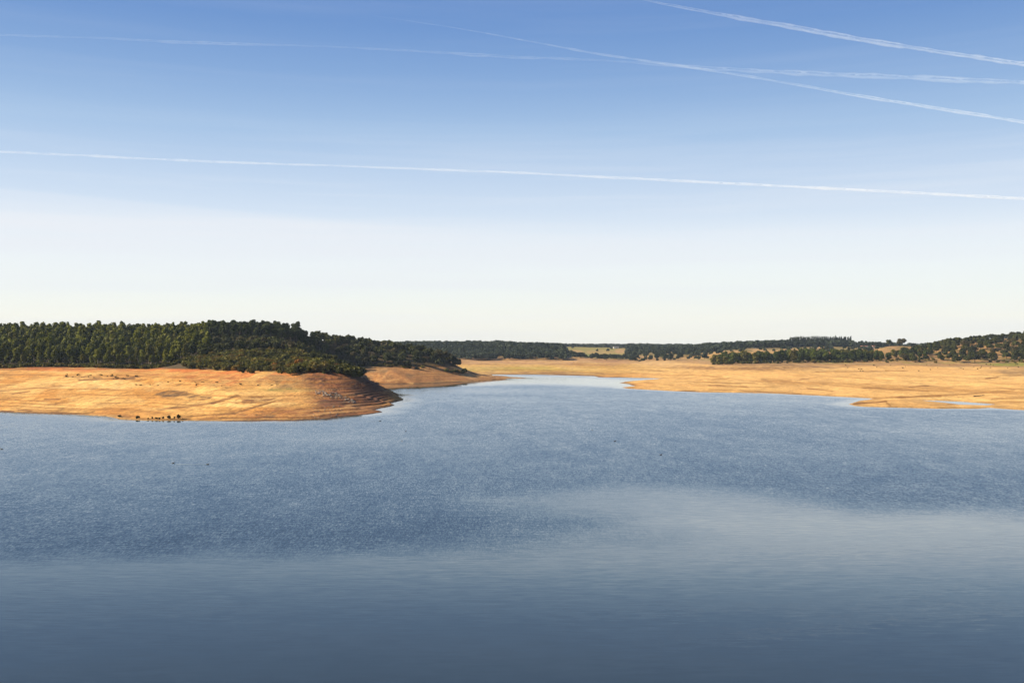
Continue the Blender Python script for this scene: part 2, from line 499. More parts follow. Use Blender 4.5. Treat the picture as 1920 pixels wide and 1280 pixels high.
gm = bpy.data.materials.new("ground_earth"); gm.use_nodes = True
N = NT(gm.node_tree)
tc = N.n('ShaderNodeTexCoord')
at = N.n('ShaderNodeAttribute'); at.attribute_name = 'earth'
a = N.noise(tc.outputs['Object'], 1.1, 6, .65, [(1, .55, 1)])
b = N.noise(tc.outputs['Object'], .22, 4, .6, [(1, .5, 1)])
k = N.math('MULTIPLY', N.rng(a.outputs[0], .28, .72, .62, 1.32), N.rng(b.outputs[0], .3, .7, .86, 1.12))
sp = N.noise(tc.outputs['Object'], 1.7, 2, .7, [(1, .6, 1)])
spk = N.math('MULTIPLY', N.rng(sp.outputs[0], .60, .68), N.rng(b.outputs[0], .45, .60))
k = N.math('MULTIPLY', k, N.math('SUBTRACT', 1.0, N.math('MULTIPLY', spk, .45)))
g3 = N.n('ShaderNodeCombineXYZ')
N.l(k, g3.inputs[0]); N.l(k, g3.inputs[1]); N.l(k, g3.inputs[2])
cc = N.mix(1.0, at.outputs['Color'], g3.outputs[0], 'MULTIPLY')
bs = N.n('ShaderNodeBsdfPrincipled')
N.l(cc, bs.inputs['Base Color'])
bs.inputs['Roughness'].default_value = .95
bs.inputs['Specular IOR Level'].default_value = .15
bp = N.n('ShaderNodeBump'); bp.inputs['Strength'].default_value = .7; bp.inputs['Distance'].default_value = .5
N.l(a.outputs[0], bp.inputs['Height']); N.l(bp.outputs[0], bs.inputs['Normal'])
o_ = N.n('ShaderNodeOutputMaterial'); N.l(bs.outputs[0], o_.inputs[0])

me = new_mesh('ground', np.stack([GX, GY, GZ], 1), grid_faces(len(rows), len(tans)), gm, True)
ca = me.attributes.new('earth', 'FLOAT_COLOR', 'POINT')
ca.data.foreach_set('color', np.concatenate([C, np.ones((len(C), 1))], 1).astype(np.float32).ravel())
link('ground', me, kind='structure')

# ------------------------------------------------------------------ water
wt = np.concatenate([-np.geomspace(6, .66, 20), np.linspace(-.64, .64, 321), np.geomspace(.66, 6, 20)])
vr = np.concatenate([np.linspace(657, 800, 90), np.linspace(803, 1300, 160), np.linspace(1330, 6000, 30)])
WYr = (H * F / (vr - HZ))[::-1]
WYr = np.concatenate([[-3000, -200], WYr])
WX = wt[None, :] * np.maximum(np.abs(WYr), 10)[:, None] * np.ones_like(WYr)[:, None]
WY = WYr[:, None] * np.ones_like(wt)[None, :]
WX, WY = WX.ravel(), WY.ravel()
wu = 960 + WX / np.maximum(WY, 5) * F
wv = np.where(WY > 0, HZ + H * F / np.maximum(WY, 5), 6000)
bu = [-400, 0, 300, 600, 800, 950, 1100, 1180, 1240, 1300, 1400, 1600, 1800, 1920, 2400]
bv = [1055, 1046, 1040, 1034, 1022, 1008, 990, 968, 945, 938, 945, 955, 957, 962, 975]
vb = np.interp(wu, bu, bv)
nn = (fbm(WX / 9, WY / 14, 101, 4) - .5) * 22
soft_ = 1 + 1.3 * np.exp(-((wu - 1080) / 260) ** 2)
rip = sstep((vb - wv + nn) / soft_, -26, 30)
rip = np.maximum(rip, .22 * sstep(np.hypot((wu - 1080) / 230, (wv - 1000) / 32) + (fbm(WX / 7, WY / 12, 105, 4) - .5), 1.3, .4))
rip = rip * (.66 + .55 * (fbm(WX / 70, WY / 60, 103, 3)))
lift = np.clip((wv - 990) / 300, 0, 1.3) * .9 + .22 * sstep(wu, 1300, -100) * sstep(wv, 1000, 1060)
slick = .85 * np.exp(-((wu - 1650) / 660) ** 2 - np.maximum(0, (wv - 985) / 150) ** 2 - np.minimum(0, (wv - 1000) / 70) ** 2)
slick += .45 * np.exp(-((wu - 900) / 900) ** 2 - ((wv - 1060) / 80) ** 2)
lift = np.clip(lift + (fbm(WX / 25, WY / 9, 109, 3) - .5) * .07 - .60 * slick * (1 - .8 * rip), -1.1, 1.3)
rip *= 1 - .80 * sstep(np.hypot((wu - 1250) / 380, (wv - 945) / 40) + (fbm(WX / 22, WY / 30, 107, 3) - .5) * .5, 1.2, .3)
rip *= 1 - .8 * sstep(np.abs(wv - 717 - 4 * np.sin(wu / 90.)), 11, 4)
wd_ = -np.maximum(sdist(WX, WY, shore), 0) - 0
sd_ = -sdist(WX, WY, shore)
rip *= .35 + .65 * sstep(sd_, 1.5, 14)
calmlow = sstep(wv, 930, 1280)
wm = bpy.data.materials.new("reservoir_water"); wm.use_nodes = True
N = NT(wm.node_tree)
tc = N.n('ShaderNodeTexCoord')
at = N.n('ShaderNodeAttribute'); at.attribute_name = 'ripple'
r = at.outputs['Fac']
al = N.n('ShaderNodeAttribute'); al.attribute_name = 'lift'
t1 = N.noise(tc.outputs['Object'], 5.2, 3, .65, [(1, .24, 1), (0, 0, .12)])
t4 = N.noise(tc.outputs['Object'], 1.5, 2, .6, [(1, .20, 1), (0, 0, .2)])
t2 = N.noise(tc.outputs['Object'], 1.7, 3, .6, [(.22, 1.3, 1), (0, 0, .06)])
t3 = N.noise(tc.outputs['Object'], .16, 3, .6, [(1, .4, 1)])


def slope(t, amp):
    v = N.n('ShaderNodeVectorMath', operation='SUBTRACT')
    N.l(t.outputs['Color'], v.inputs[0]); v.inputs[1].default_value = (.5, .5, .5)
    s_ = N.n('ShaderNodeVectorMath', operation='SCALE')
    N.l(v.outputs[0], s_.inputs[0]); N.val(s_.inputs['Scale'], amp)
    return s_.outputs[0]


def vadd(a, b):
    v = N.n('ShaderNodeVectorMath', operation='ADD'); N.l(a, v.inputs[0]); N.l(b, v.inputs[1]); return v.outputs[0]


s1 = slope(t1, N.math('MULTIPLY', r, .28))
s4 = slope(t4, N.math('MULTIPLY', r, .06))
s2 = slope(t2, N.math('ADD', N.math('MULTIPLY', r, .03), .06))
s3 = slope(t3, N.math('MULTIPLY', r, .05))
sm = N.n('ShaderNodeVectorMath', operation='MULTIPLY'); cb = N.n('ShaderNodeCombineXYZ'); N.l(N.math('SUBTRACT', N.math('MULTIPLY', r, -.064), N.math('MULTIPLY', al.outputs['Fac'], .042)), cb.inputs[1])
N.l(vadd(vadd(vadd(s1, s2), vadd(s3, s4)), cb.outputs[0]), sm.inputs[0]); sm.inputs[1].default_value = (1, 1, 0)
ad = N.n('ShaderNodeVectorMath', operation='ADD'); N.l(sm.outputs[0], ad.inputs[0]); ad.inputs[1].default_value = (0, 0, 1)
nm = N.n('ShaderNodeVectorMath', operation='NORMALIZE'); N.l(ad.outputs[0], nm.inputs[0])
bs = N.n('ShaderNodeBsdfPrincipled')
bs.inputs['Base Color'].default_value = (.026, .034, .026, 1)
bs.inputs['IOR'].default_value = 1.80
bs.inputs['Specular Tint'].default_value = (.87, 1.0, .97, 1)
bs.inputs['Roughness'].default_value = .03
N.l(nm.outputs[0], bs.inputs['Normal'])
o_ = N.n('ShaderNodeOutputMaterial'); N.l(bs.outputs[0], o_.inputs[0])
me = new_mesh('water', np.stack([WX, WY, np.zeros_like(WX)], 1), grid_faces(len(WYr), len(wt)), wm, True)
la = me.attributes.new('lift', 'FLOAT', 'POINT')
la.data.foreach_set('value', lift.astype(np.float32))
ra = me.attributes.new('ripple', 'FLOAT', 'POINT')
ra.data.foreach_set('value', rip.astype(np.float32))
link('water', me, kind='structure')


# ------------------------------------------------------------------ foliage materials
def foliage(name, dark, light, warm=None, attr=False):
    m = bpy.data.materials.new(name); m.use_nodes = True
    N = NT(m.node_tree)
    tc = N.n('ShaderNodeTexCoord')
    if attr:
        r = N.n('ShaderNodeAttribute'); r.attribute_name = 'tint'; rr = r.outputs['Fac']
    else:
        r = N.n('ShaderNodeObjectInfo'); rr = r.outputs['Random']
    nz = N.noise(tc.outputs['Object'], .8, 3, .6)
    f = N.math('ADD', N.math('MULTIPLY', rr, .65), N.rng(nz.outputs[0], .35, .65, -.15, .45), clamp=True)
    c = N.mix(f, dark, light)
    if warm:
        c = N.mix(N.rng(N.math('FRACT', N.math('MULTIPLY', rr, 7.31)), .72, .95, 0, .8), c, warm)
    d = N.n('ShaderNodeBsdfPrincipled'); N.l(c, d.inputs['Base Color'])
    d.inputs['Roughness'].default_value = .75; d.inputs['Specular IOR Level'].default_value = .15
    t = N.n('ShaderNodeBsdfTranslucent'); N.l(c, t.inputs[0])
    mx = N.n('ShaderNodeMixShader'); mx.inputs[0].default_value = .22
    N.l(d.outputs[0], mx.inputs[1]); N.l(t.outputs[0], mx.inputs[2])
    o = N.n('ShaderNodeOutputMaterial'); N.l(mx.outputs[0], o.inputs[0])
    return m


def plain(name, ca_, cb_, scale=3.0, rough=.85, map_=(1, 1, 1)):
    m = bpy.data.materials.new(name); m.use_nodes = True
    N = NT(m.node_tree)
    tc = N.n('ShaderNodeTexCoord')
    nz = N.noise(tc.outputs['Object'], scale, 4, .6, [map_])
    c = N.mix(N.rng(nz.outputs[0], .35, .65), ca_, cb_)
    d = N.n('ShaderNodeBsdfPrincipled'); N.l(c, d.inputs['Base Color']); d.inputs['Roughness'].default_value = rough
    o = N.n('ShaderNodeOutputMaterial'); N.l(d.outputs[0], o.inputs[0])
    return m


EUC = dict(dark=(.020, .032, .004), light=(.22, .225, .018), warm=(.12, .11, .02))
PIN = dict(dark=(.012, .020, .005), light=(.058, .076, .013))
OAK = dict(dark=(.011, .017, .006), light=(.078, .084, .016), warm=(.08, .062, .025))
SHR = dict(dark=(.020, .024, .006), light=(.165, .155, .022), warm=(.17, .11, .02))
BRD = dict(dark=(.016, .030, .007), light=(.095, .118, .018), warm=(.13, .11, .02))
FAR = dict(dark=(.014, .024, .013), light=(.045, .058, .028))
M = {k: foliage(n, **v) for k, n, v in (('euc', 'eucalyptus_leaves', EUC), ('pin', 'pine_needles', PIN), ('oak', 'oak_leaves', OAK),
                                        ('shr', 'shrub_leaves', SHR), ('brd', 'broadleaf_leaves', BRD), ('far', 'distant_leaves', FAR))}
MA = {k: foliage(n, attr=True, **v) for k, n, v in (('euc', 'wood_leaves', EUC), ('far', 'distant_wood_leaves', FAR), ('shr', 'undergrowth_leaves', SHR), ('oak', 'oakwood_leaves', OAK))}
M['rust'] = foliage('russet_leaves', (.20, .08, .015), (.34, .17, .03))
M['pale_bark'] = plain('pale_bark', (.42, .36, .28), (.24, .19, .14), 2, .8, (1, 1, .3))
M['dark_bark'] = plain('dark_bark', (.10, .075, .05), (.05, .038, .028), 3, .9, (1, 1, .3))


# ------------------------------------------------------------------ trees
def leafcloud(blobs, n, size, rng, spread=.75):
    """many small leaf sprays through and over the lobes of a crown -> verts, faces"""
    b = np.array(blobs, float)
    wts = (b[:, 3] * b[:, 4] * b[:, 5]) ** .66
    idx = rng.choice(len(b), n, p=wts / wts.sum())
    d = rng.normal(size=(n, 3)); d /= np.linalg.norm(d, axis=1)[:, None]
    rad = rng.rand(n) ** .28 * (0.9 + .25 * rng.rand(n))
    p = b[idx, :3] + d * b[idx, 3:6] * rad[:, None]
    nrm = d + rng.normal(size=(n, 3)) * spread
    nrm[:, 2] += .25
    nrm /= np.linalg.norm(nrm, axis=1)[:, None]
    t = np.cross(nrm, rng.normal(size=(n, 3))); t /= np.linalg.norm(t, axis=1)[:, None] + 1e-9
    bt = np.cross(nrm, t)
    s = size * (.55 + .9 * rng.rand(n))[:, None]
    q = np.stack([p - t * s - bt * s * .55, p + t * s * .9 - bt * s * .7, p + t * s * .8 + bt * s * .6, p - t * s * .7 + bt * s * .75], 1)
    q += rng.normal(size=q.shape) * size * .12
    return q.reshape(-1, 3), np.arange(n * 4).reshape(-1, 4)


def tube(path, radii, k=6):
    V, Fc = [], []
    for i, (p, r) in enumerate(zip(path, radii)):
        for j in range(k):
            a = 2 * math.pi * j / k
            V.append((p[0] + r * math.cos(a), p[1] + r * math.sin(a), p[2]))
    for i in range(len(path) - 1):
        for j in range(k):
            Fc.append((i * k + j, i * k + (j + 1) % k, (i + 1) * k + (j + 1) % k, (i + 1) * k + j))
    return V, Fc


def trunk_mesh(name, h, r, limbs, mat, rng, lean=.04):
    V, Fc = [], []
    path = [(math.sin(i * .9) * lean * h * .3, math.cos(i * 1.3) * lean * h * .3 - lean * h * .3, h * i / 6 - (.4 if i == 0 else 0)) for i in range(7)]
    v, f = tube(path, [r * (1.25 if i == 0 else 1 - .11 * i) for i in range(7)])
    V += v; Fc += f
    for (z0, dx, dy, dz, rr) in limbs:
        b0 = len(V)
        pts = [(dx * t * 1.0, dy * t * 1.0, z0 + dz * t) for t in (0, .35, .7, 1)]
        v, f = tube(pts, [rr, rr * .8, rr * .55, rr * .25], 5)
        V += v; Fc += [tuple(i + b0 for i in q) for q in f]
    return new_mesh(name, V, Fc, mat, True)


def lobes(kind, h, wdt, rng):
    B = []
    if kind == 'euc':          # tall narrow crown with stacked puffs, airy base
        B.append((0, 0, h * .66, wdt * .26, wdt * .26, h * .24))
        for i in range(10):
            t = rng.rand(); a = rng.rand() * 6.28
            rr = wdt * (.40 * (1 - .8 * t))
            B.append((math.cos(a) * rr, math.sin(a) * rr, h * (.30 + .63 * t), wdt * (.27 - .09 * t), wdt * (.27 - .09 * t), h * .10))
    elif kind == 'pin':        # bare stem, rounded top
        B.append((0, 0, h * .78, wdt * .34, wdt * .34, h * .15))
        for i in range(8):
            t = rng.rand(); a = rng.rand() * 6.28
            rr = wdt * (.36 - .20 * t)
            B.append((math.cos(a) * rr, math.sin(a) * rr, h * (.46 + .48 * t), wdt * .21, wdt * .21, h * .08))
    elif kind == 'con':        # pointed
        for i in range(9):
            t = i / 8
            a = rng.rand() * 6.28
            B.append((math.cos(a) * .1 * wdt, math.sin(a) * .1 * wdt, h * (.2 + .76 * t), wdt * (.42 - .34 * t), wdt * (.42 - .34 * t), h * .08))
    elif kind == 'brd':        # bushy upright
        B.append((0, 0, h * .5, wdt * .36, wdt * .36, h * .36))
        for i in range(9):
            t = rng.rand(); a = rng.rand() * 6.28
            rr = wdt * (.33 - .16 * t)
            B.append((math.cos(a) * rr, math.sin(a) * rr, h * (.20 + .70 * t), wdt * .2, wdt * .2, h * .13))
    elif kind == 'oak':        # broad uneven dome
        B.append((0, 0, h * .62, wdt * .32, wdt * .32, h * .26))
        for i in range(11):
            a = rng.rand() * 6.28; t = rng.rand()
            rr = wdt * .36 * (1 - .5 * t)
            B.append((math.cos(a) * rr, math.sin(a) * rr, h * (.42 + .44 * t), wdt * (.12 + .08 * rng.rand()), wdt * (.12 + .08 * rng.rand()), h * .13))
    else:                      # shrub
        for i in range(8):
            a = rng.rand() * 6.28; rr = wdt * .34 * rng.rand() ** .5
            B.append((math.cos(a) * rr, math.sin(a) * rr, h * (.30 + .34 * rng.rand()), wdt * .2, wdt * .2, h * .26))
    return B


SPEC = {  # kind: height, width, n sprays, spray size, leaf material, bark, trunk radius
    'euc': (12.5, 6.4, 1300, .40, 'euc', 'pale_bark', .22),
    'pin': (14, 6.6, 1000, .38, 'pin', 'dark_bark', .24),
    'con': (14, 6.0, 700, .45, 'pin', 'dark_bark', .2),
    'brd': (11, 8.0, 1100, .48, 'brd', 'dark_bark', .22),
    'oak': (8, 9.5, 1000, .46, 'oak', 'dark_bark', .28),
    'shr': (3, 4.2, 420, .28, 'shr', None, 0),
}
KN = {'euc': 'eucalyptus_tree', 'pin': 'pine_tree', 'con': 'conifer_tree', 'brd': 'bushy_tree', 'oak': 'oak_tree', 'shr': 'shrub'}
PROTO = {}
for kd, (h, wd, n, sz, lm, bm, tr) in SPEC.items():
    PROTO[kd] = []
    for v in range(6):
        rng = np.random.RandomState(100 + v * 13 + len(kd) * 7 + sum(map(ord, kd)))
        bl = lobes(kd, h, wd, rng)
        V, Fc = leafcloud(bl, n, sz, rng)
        cm = new_mesh(KN[kd] + '_crown', V, Fc, M[lm])
        tm = None
        if bm:
            limbs = []
            for i in range(5):
                b = bl[1 + i]
                z0 = min(b[2] * .55, h * .5)
                limbs.append((z0, b[0], b[1], b[2] - z0, tr * .45))
            tm = trunk_mesh(KN[kd] + '_trunk', h * .8, tr, limbs, M[bm], rng)
        PROTO[kd].append((cm, tm, bl))


def plant(kd, x, y, s, label, cat='tree', group=None, leaf=None, sx=None, sink=.25, z=None):
    cm, tm, _ = PROTO[kd][random.randrange(6)]
    if z is None:
        z = float(ground(np.array([x]), np.array([y]))[0])
    props = dict(label=label, category=cat)
    if group:
        props['group'] = group
    sx = sx or s
    if tm is None:
        o = link('bush' if cat == 'bush' else KN[kd], cm, None, **props)
        top = o
    else:
        top = bpy.data.objects.new(KN[kd], None); col.objects.link(top)
        top.empty_display_size = .5
        for k_, v_ in props.items():
            top[k_] = v_
        o = link('crown', cm, top)
        link('trunk', tm, top)
    if leaf:
        o.material_slots[0].link = 'OBJECT'; o.material_slots[0].material = leaf
    top.location = (x, y, z - sink)
    top.rotation_euler = (0, 0, random.uniform(0, 6.28))
    top.scale = (sx, sx, s)
    return top


def batch(pts):
    x = np.array([p[0] for p in pts]); y = np.array([p[1] for p in pts])
    return ground(x, y)


def merged(name, kd, pts, n, size, mat, **props):
    """one mass of trees nobody could count: pts = (x, y, scale, flatness)"""
    zs = batch(pts)
    Vs, Ts = [], []
    rng = np.random.RandomState(5)
    h, wd = SPEC[kd][:2]
    base = [leafcloud(lobes(kd, h, wd, np.random.RandomState(900 + i)), n, size, np.random.RandomState(950 + i))[0] for i in range(8)]
    for (x, y, s, sw), z in zip(pts, zs):
        v = base[rng.randint(8)].copy()
        a = rng.rand() * 6.28; ca_, sa_ = math.cos(a), math.sin(a)
        q = np.stack([(v[:, 0] * ca_ - v[:, 1] * sa_) * sw + x, (v[:, 0] * sa_ + v[:, 1] * ca_) * sw + y, v[:, 2] * s + z - .3], 1)
        Vs.append(q); Ts.append(np.full(len(q), rng.rand()))
    V = np.concatenate(Vs)
    me = new_mesh(name, V, np.arange(len(V)).reshape(-1, 4), mat)
    t = me.attributes.new('tint', 'FLOAT', 'POINT'); t.data.foreach_set('value', np.concatenate(Ts).astype(np.float32))
    return link(name, me, kind='stuff', **props)


R = random.uniform
# -- the eucalyptus wood on the left
eu = []
row = 0
Yd = 655.0
while Yd < 850:
    u = -120 + (row % 3) * 4
    while u < 392:
        Yj = Yd + R(-5, 5)
        eu.append((*UY(u + R(-5, 5), Yj), row, u))
        u += 5.3 * F / Yd * R(.8, 1.25)
    row += 1
    Yd += 10.5
ind = [e for e in eu if e[2] < 4 or e[2] >= row - 1]
ind = [e for e in ind if e[3] > -20]
rest = [e for e in eu if e not in ind]
print('euc individuals', len(ind), 'rest', len(rest))
zs = batch(ind)
for (x, y, rw, u), z in zip(ind, zs):
    s = R(.76, 1.20) * (1.12 if R(0, 1) < .06 else 1)
    if 325 < u < 362:
        s *= 1.12
    if rw == 0:
        s *= R(.55, .9)
    if rw == 0:
        if u < 80: lab = 'shaded eucalyptus at the foot of the wood at the far left edge'
        elif u < 240: lab = 'pale-stemmed eucalyptus at the wood edge above the red earth bank'
        else: lab = 'pale-trunked eucalyptus at the wood edge beside the promontory scrub'
    elif rw < 4:
        if u < 80: lab = 'slender eucalyptus just behind the shaded foot of the left wood'
        elif u < 240: lab = 'slender eucalyptus among the lower rows above the red earth bank'
        else: lab = 'slender eucalyptus among the lower rows by the gap in the wood'
    else:
        if u < 300: lab = 'eucalyptus crown on the even skyline of the left wood'
        else: lab = 'tall eucalyptus crown where the left wood stands highest'
    plant('euc', x, y, s, lab, group=lab.replace('eucalyptus', 'eucalyptuses', 1), sx=s * R(.9, 1.1), z=float(z))
merged('eucalyptus_woods', 'euc', [(x, y, R(.8, 1.15), R(.85, 1.1)) for x, y, rw, u in rest], 520, .56, MA['euc'],
       label='middle of the dense eucalyptus wood on the left hill', category='woods')

# -- pines on the skyline right of the wood
pn = []
for u in np.arange(396, 592, 9.5):
    for Yp in (770, 785, 802, 818):
        if u > 560 and Yp > 790: continue
        pn.append((*UY(u + R(-4, 4), Yp + R(-5, 5)), u))
for (x, y, u), z in zip(pn, batch(pn)):
    lab = 'bare-stemmed pine in the dark skyline stand behind the promontory'
    if u > 555: lab = 'dark pine at the right end of the skyline stand'
    plant('pin', x, y, R(.85, 1.12) * (.92 if u > 560 else 1), lab, group=lab.replace('pine', 'pines', 1), z=float(z))

# -- oaks on the slope below the pines and over the promontory
ok = []
for Yo in np.arange(645, 775, 13):
    for u in np.arange(385, 650, 8.6 * F / Yo * .92):
        ok.append((*UY(u + R(-7, 7), Yo + R(-6, 6)), u))
oakmass = []
for i, ((x, y, u), z) in enumerate(zip(ok, batch(ok))):
    if u < 640 and (y > 725 or (y > 605 and i % 3)):
        oakmass.append((x, y, R(.75, 1.1), R(.8, 1.0))); continue
    lab = 'dark oak on the slope between the skyline pines and the promontory scrub'
    plant('oak', x, y, R(.7, 1.1), lab, group='dark oaks on the slope below the skyline pines', sx=R(.75, 1.05), z=float(z))
# scrub capping the promontory
sh = []
for Yo in np.arange(492, 645, 5.2):
    for u in np.arange(352, 700, 4.2 * F / Yo):
        x, y = UY(u + R(-6, 6), Yo + R(-3, 3))
        sh.append((x, y, u))
zz = batch(sh)
nsh = 0
scr = []
for (x, y, u), z in zip(sh, zz):
    lo = np.interp(u, [350, 400, 450, 520, 600, 640, 680, 700], [14.2, 13.6, 13.0, 12.8, 11.4, 9.8, 10.5, 13])
    if z < lo + R(-.5, .5): continue
    nsh += 1
    k_ = R(.8, 1.35) * (1.35 if u > 540 else 1.0) * (1.15 if y > 535 else 1)
    if nsh > 285:
        scr.append((x, y, k_, k_ * R(.85, 1.2))); continue
    leaf = None
    lab = 'olive-green shrub in the scrub covering the promontory top'
    if u > 600: lab = 'dense dark shrub at the outer end of the promontory scrub'
    if R(0, 1) < .03 and u > 500:
        leaf = M['rust']; lab = 'russet shrub standing out in the promontory scrub'
    plant('shr', x, y, k_, lab, 'shrub', lab.replace('shrub', 'shrubs', 1), leaf=leaf, sx=k_ * R(.85, 1.2), z=float(z))
merged('scrub', 'shr', scr, 300, .32, MA['shr'], label='dense scrub filling the slope behind the promontory shrubs', category='scrub')
print('promontory shrubs', nsh, len(scr))
# larger oaks at the outer end, throwing the long shadow over the terraces
for i, (u, Yo, s) in enumerate(((560, 548, .8), (585, 545, .85), (605, 540, .95), (625, 545, 1.0), (640, 538, .8), (615, 560, 1.0), (590, 565, 1.0), (650, 552, .7), (570, 575, .9), (540, 560, .8), (632, 528, .7), (648, 534, .75), (612, 526, .65), (658, 544, .7), (664, 550, .6))):
    x, y = UY(u, Yo)
    plant('oak', x, y, s, 'low spreading oak at the tip of the promontory scrub', group='low spreading oaks at the promontory tip')

# -- second headland oaks
ob = []
for Yo in np.arange(792, 905, 12):
    for u in np.arange(596, 884, 8.2 * F / Yo * .95):
        x, y = UY(u + R(-6, 6), Yo + R(-5, 5))
        ob.append((x, y, u))
zz = batch(ob)
for i, ((x, y, u), z) in enumerate(zip(ob, zz)):
    if z < 9.8: continue
    if (y > 812 and y < 862 and u < 855) or (y > 812 and i % 2):
        oakmass.append((x, y, R(.75, 1.1), R(.8, 1.0))); continue
    lab = 'dark evergreen oak in the wood on the second headland'
    if u > 820: lab = 'dark oak where the headland wood thins out towards the water'
    plant('oak', x, y, R(.72, 1.05), lab, group=lab.replace('oak', 'oaks', 1), sx=R(.75, 1.05), z=float(z))
for (u, Yo, s) in ((868, 812, 1.1), (872, 820, 1.3), (862, 808, 1.0), (856, 806, 1.4), (848, 803, 1.1), (838, 801, 1.2)):
    x, y = UY(u, Yo)
    plant('shr', x, y, s, 'low bush at the outer end of the headland wood', 'bush', 'low bushes at the outer end of the headland wood')

for u in np.arange(385, 592, 4):
    oakmass.append((*UY(u, R(776, 815)), R(.75, 1.0), R(.8, 1.0)))
merged('oak_woods', 'oak', oakmass, 480, .60, MA['oak'], label='closed oak wood covering the slopes behind both headlands', category='woods')
# -- undergrowth along the wood edges
ug = []
for u in np.arange(-200, 350, 3.2):
    for k_ in range(3):
        x, y = UY(u + R(-2, 2), 644 + k_ * 5 + R(-3, 3)); s = R(.5, 1.15); ug.append((x, y, s, s))
for u in np.arange(640, 880, 3.0):
    x, y = UY(u, R(784, 796)); s = R(.5, .9); ug.append((x, y, s, s))
zz = batch(ug)
ug = [g for g, z in zip(ug, zz) if z > 9.6]
merged('undergrowth', 'shr', ug, 110, .42, MA['shr'], label='low undergrowth along the foot of the woods', category='undergrowth')

# -- row of bushy trees on the right
bt = []
for Yo in (1082, 1096, 1112, 1130):
    for u in np.arange(1336 + (Yo - 1082) * .25, 1745, 7.2 * F / Yo * .95):
        if u > 1660 and R(0, 1) < .35: continue
        bt.append((*UY(u + R(-3, 3), Yo + R(-5, 5)), u, Yo))
zz = batch(bt)
for (x, y, u, Yo), z in zip(bt, zz):
    s = R(.85, 1.25) * np.interp(u, [1336, 1360, 1560, 1620, 1660, 1745], [.8, 1.0, 1.08, 1.0, .75, .68])
    lab = 'bushy green tree in the belt above the right shore'
    if u > 1640: lab = 'bushy tree where the green belt meets the scrubby hill'
    if u < 1365: lab = 'bushy tree at the left end of the green belt'
    plant('brd', x, y, s, lab, group=lab.replace('tree', 'trees', 1), z=float(z), sx=s * R(.9, 1.15))
for i in range(56):
    u = R(1335, 1740); x, y = UY(u, R(1062, 1078))
    plant('shr', x, y, R(.7, 1.5), 'low bush at the foot of the green belt', 'bush', 'low bushes at the foot of the green belt', leaf=M['oak'] if R(0, 1) < .6 else None)

# -- scrubby hill at the right edge
oh = []
for Yo in np.arange(1022, 1215, 15):
    for u in np.arange(1690, 1975, 9.8 * F / Yo):
        d = .60 + .42 * (Yo - 1020) / 190 + (.18 if u > 1880 else 0) - (.2 if u < 1740 else 0)
        if Yo < 1036: d = .75
        if R(0, 1) > d: continue
        if u < 1735 and Yo > 1130 and R(0, 1) < .5: continue
        oh.append((*UY(u + R(-7, 7), Yo + R(-6, 6)), u, Yo))
zz = batch(oh)
for (x, y, u, Yo), z in zip(oh, zz):
    if z < 11.0: continue
    lab = 'holm oak scattered on the tan slope of the right hill'
    if Yo > 1170: lab = 'holm oak on the skyline of the right hill'
    if Yo < 1045: lab = 'dark oak at the foot of the right hill'
    s = R(.75, 1.15)
    plant('oak', x, y, s, lab, group=lab.replace('oak', 'oaks', 1), sx=s * R(.95, 1.2), z=float(z))
for i in range(90):
    u = R(1640, 2000); x, y = UY(u, R(1005, 1150))
    z = float(ground(np.array([x]), np.array([y]))[0])
    if z < 10.6: continue
    plant('shr', x, y, R(.5, 1.1), 'small scrub bush between the oaks of the right hill', 'bush', 'small scrub bushes on the right hill', z=z)
# the pair of round oaks alone on the skyline
x, y = UY(1691, 1400); plant('oak', x, y, 1.45, 'broad round oak alone on the right skyline, larger of the pair', sx=1.6)
x, y = UY(1667, 1400); plant('oak', x, y, 1.3, 'small round oak on the right skyline, smaller of the pair', sx=1.15)

# -- pine plantation on the far right skyline
for Yo in (1760, 1785, 1810):
    for u in np.arange(1482, 1598, 4.0):
        x, y = UY(u + R(-1, 1), Yo)
        plant('con', x, y, R(1.22, 1.42), 'upright pine in the dense plantation on the far skyline', group='upright pines of the far skyline plantation')
# tall airy trees in the middle distance
for u, s in ((1192, 1.25), (1197, 1.0), (1203, 1.3), (1210, 1.05), (1216, 1.2), (1222, 1.35), (1229, 1.1)):
    x, y = UY(u, 1900 + R(-20, 20))
    plant('euc', x, y, s * 1.15, 'tall ragged tree rising above the far woods in mid picture', group='tall ragged trees above the far woods', leaf=M['far'])
# oaks dotted along the edge of the far plain
for i in range(44):
    u = R(1050, 1335) if i > 10 else R(1130, 1290)
    Yo = R(1400, 1560)
    x, y = UY(u, Yo)
    plant('oak', x, y, R(.7, 1.15), 'small dark oak at the edge of the far plain', group='small dark oaks at the edge of the far plain', leaf=M['far'])

# -- far woods: one mass
fw = []


def scatter(u0, u1, Y0, Y1, n, s0=.8, s1=1.2, keep=lambda u, Y: True):
    for i in range(n):
        u = R(u0, u1); Yf = math.sqrt(R(Y0 * Y0, Y1 * Y1))
        if keep(u, Yf):
            s = R(s0, s1); fw.append((*UY(u, Yf), s, s * R(.85, 1.1)))


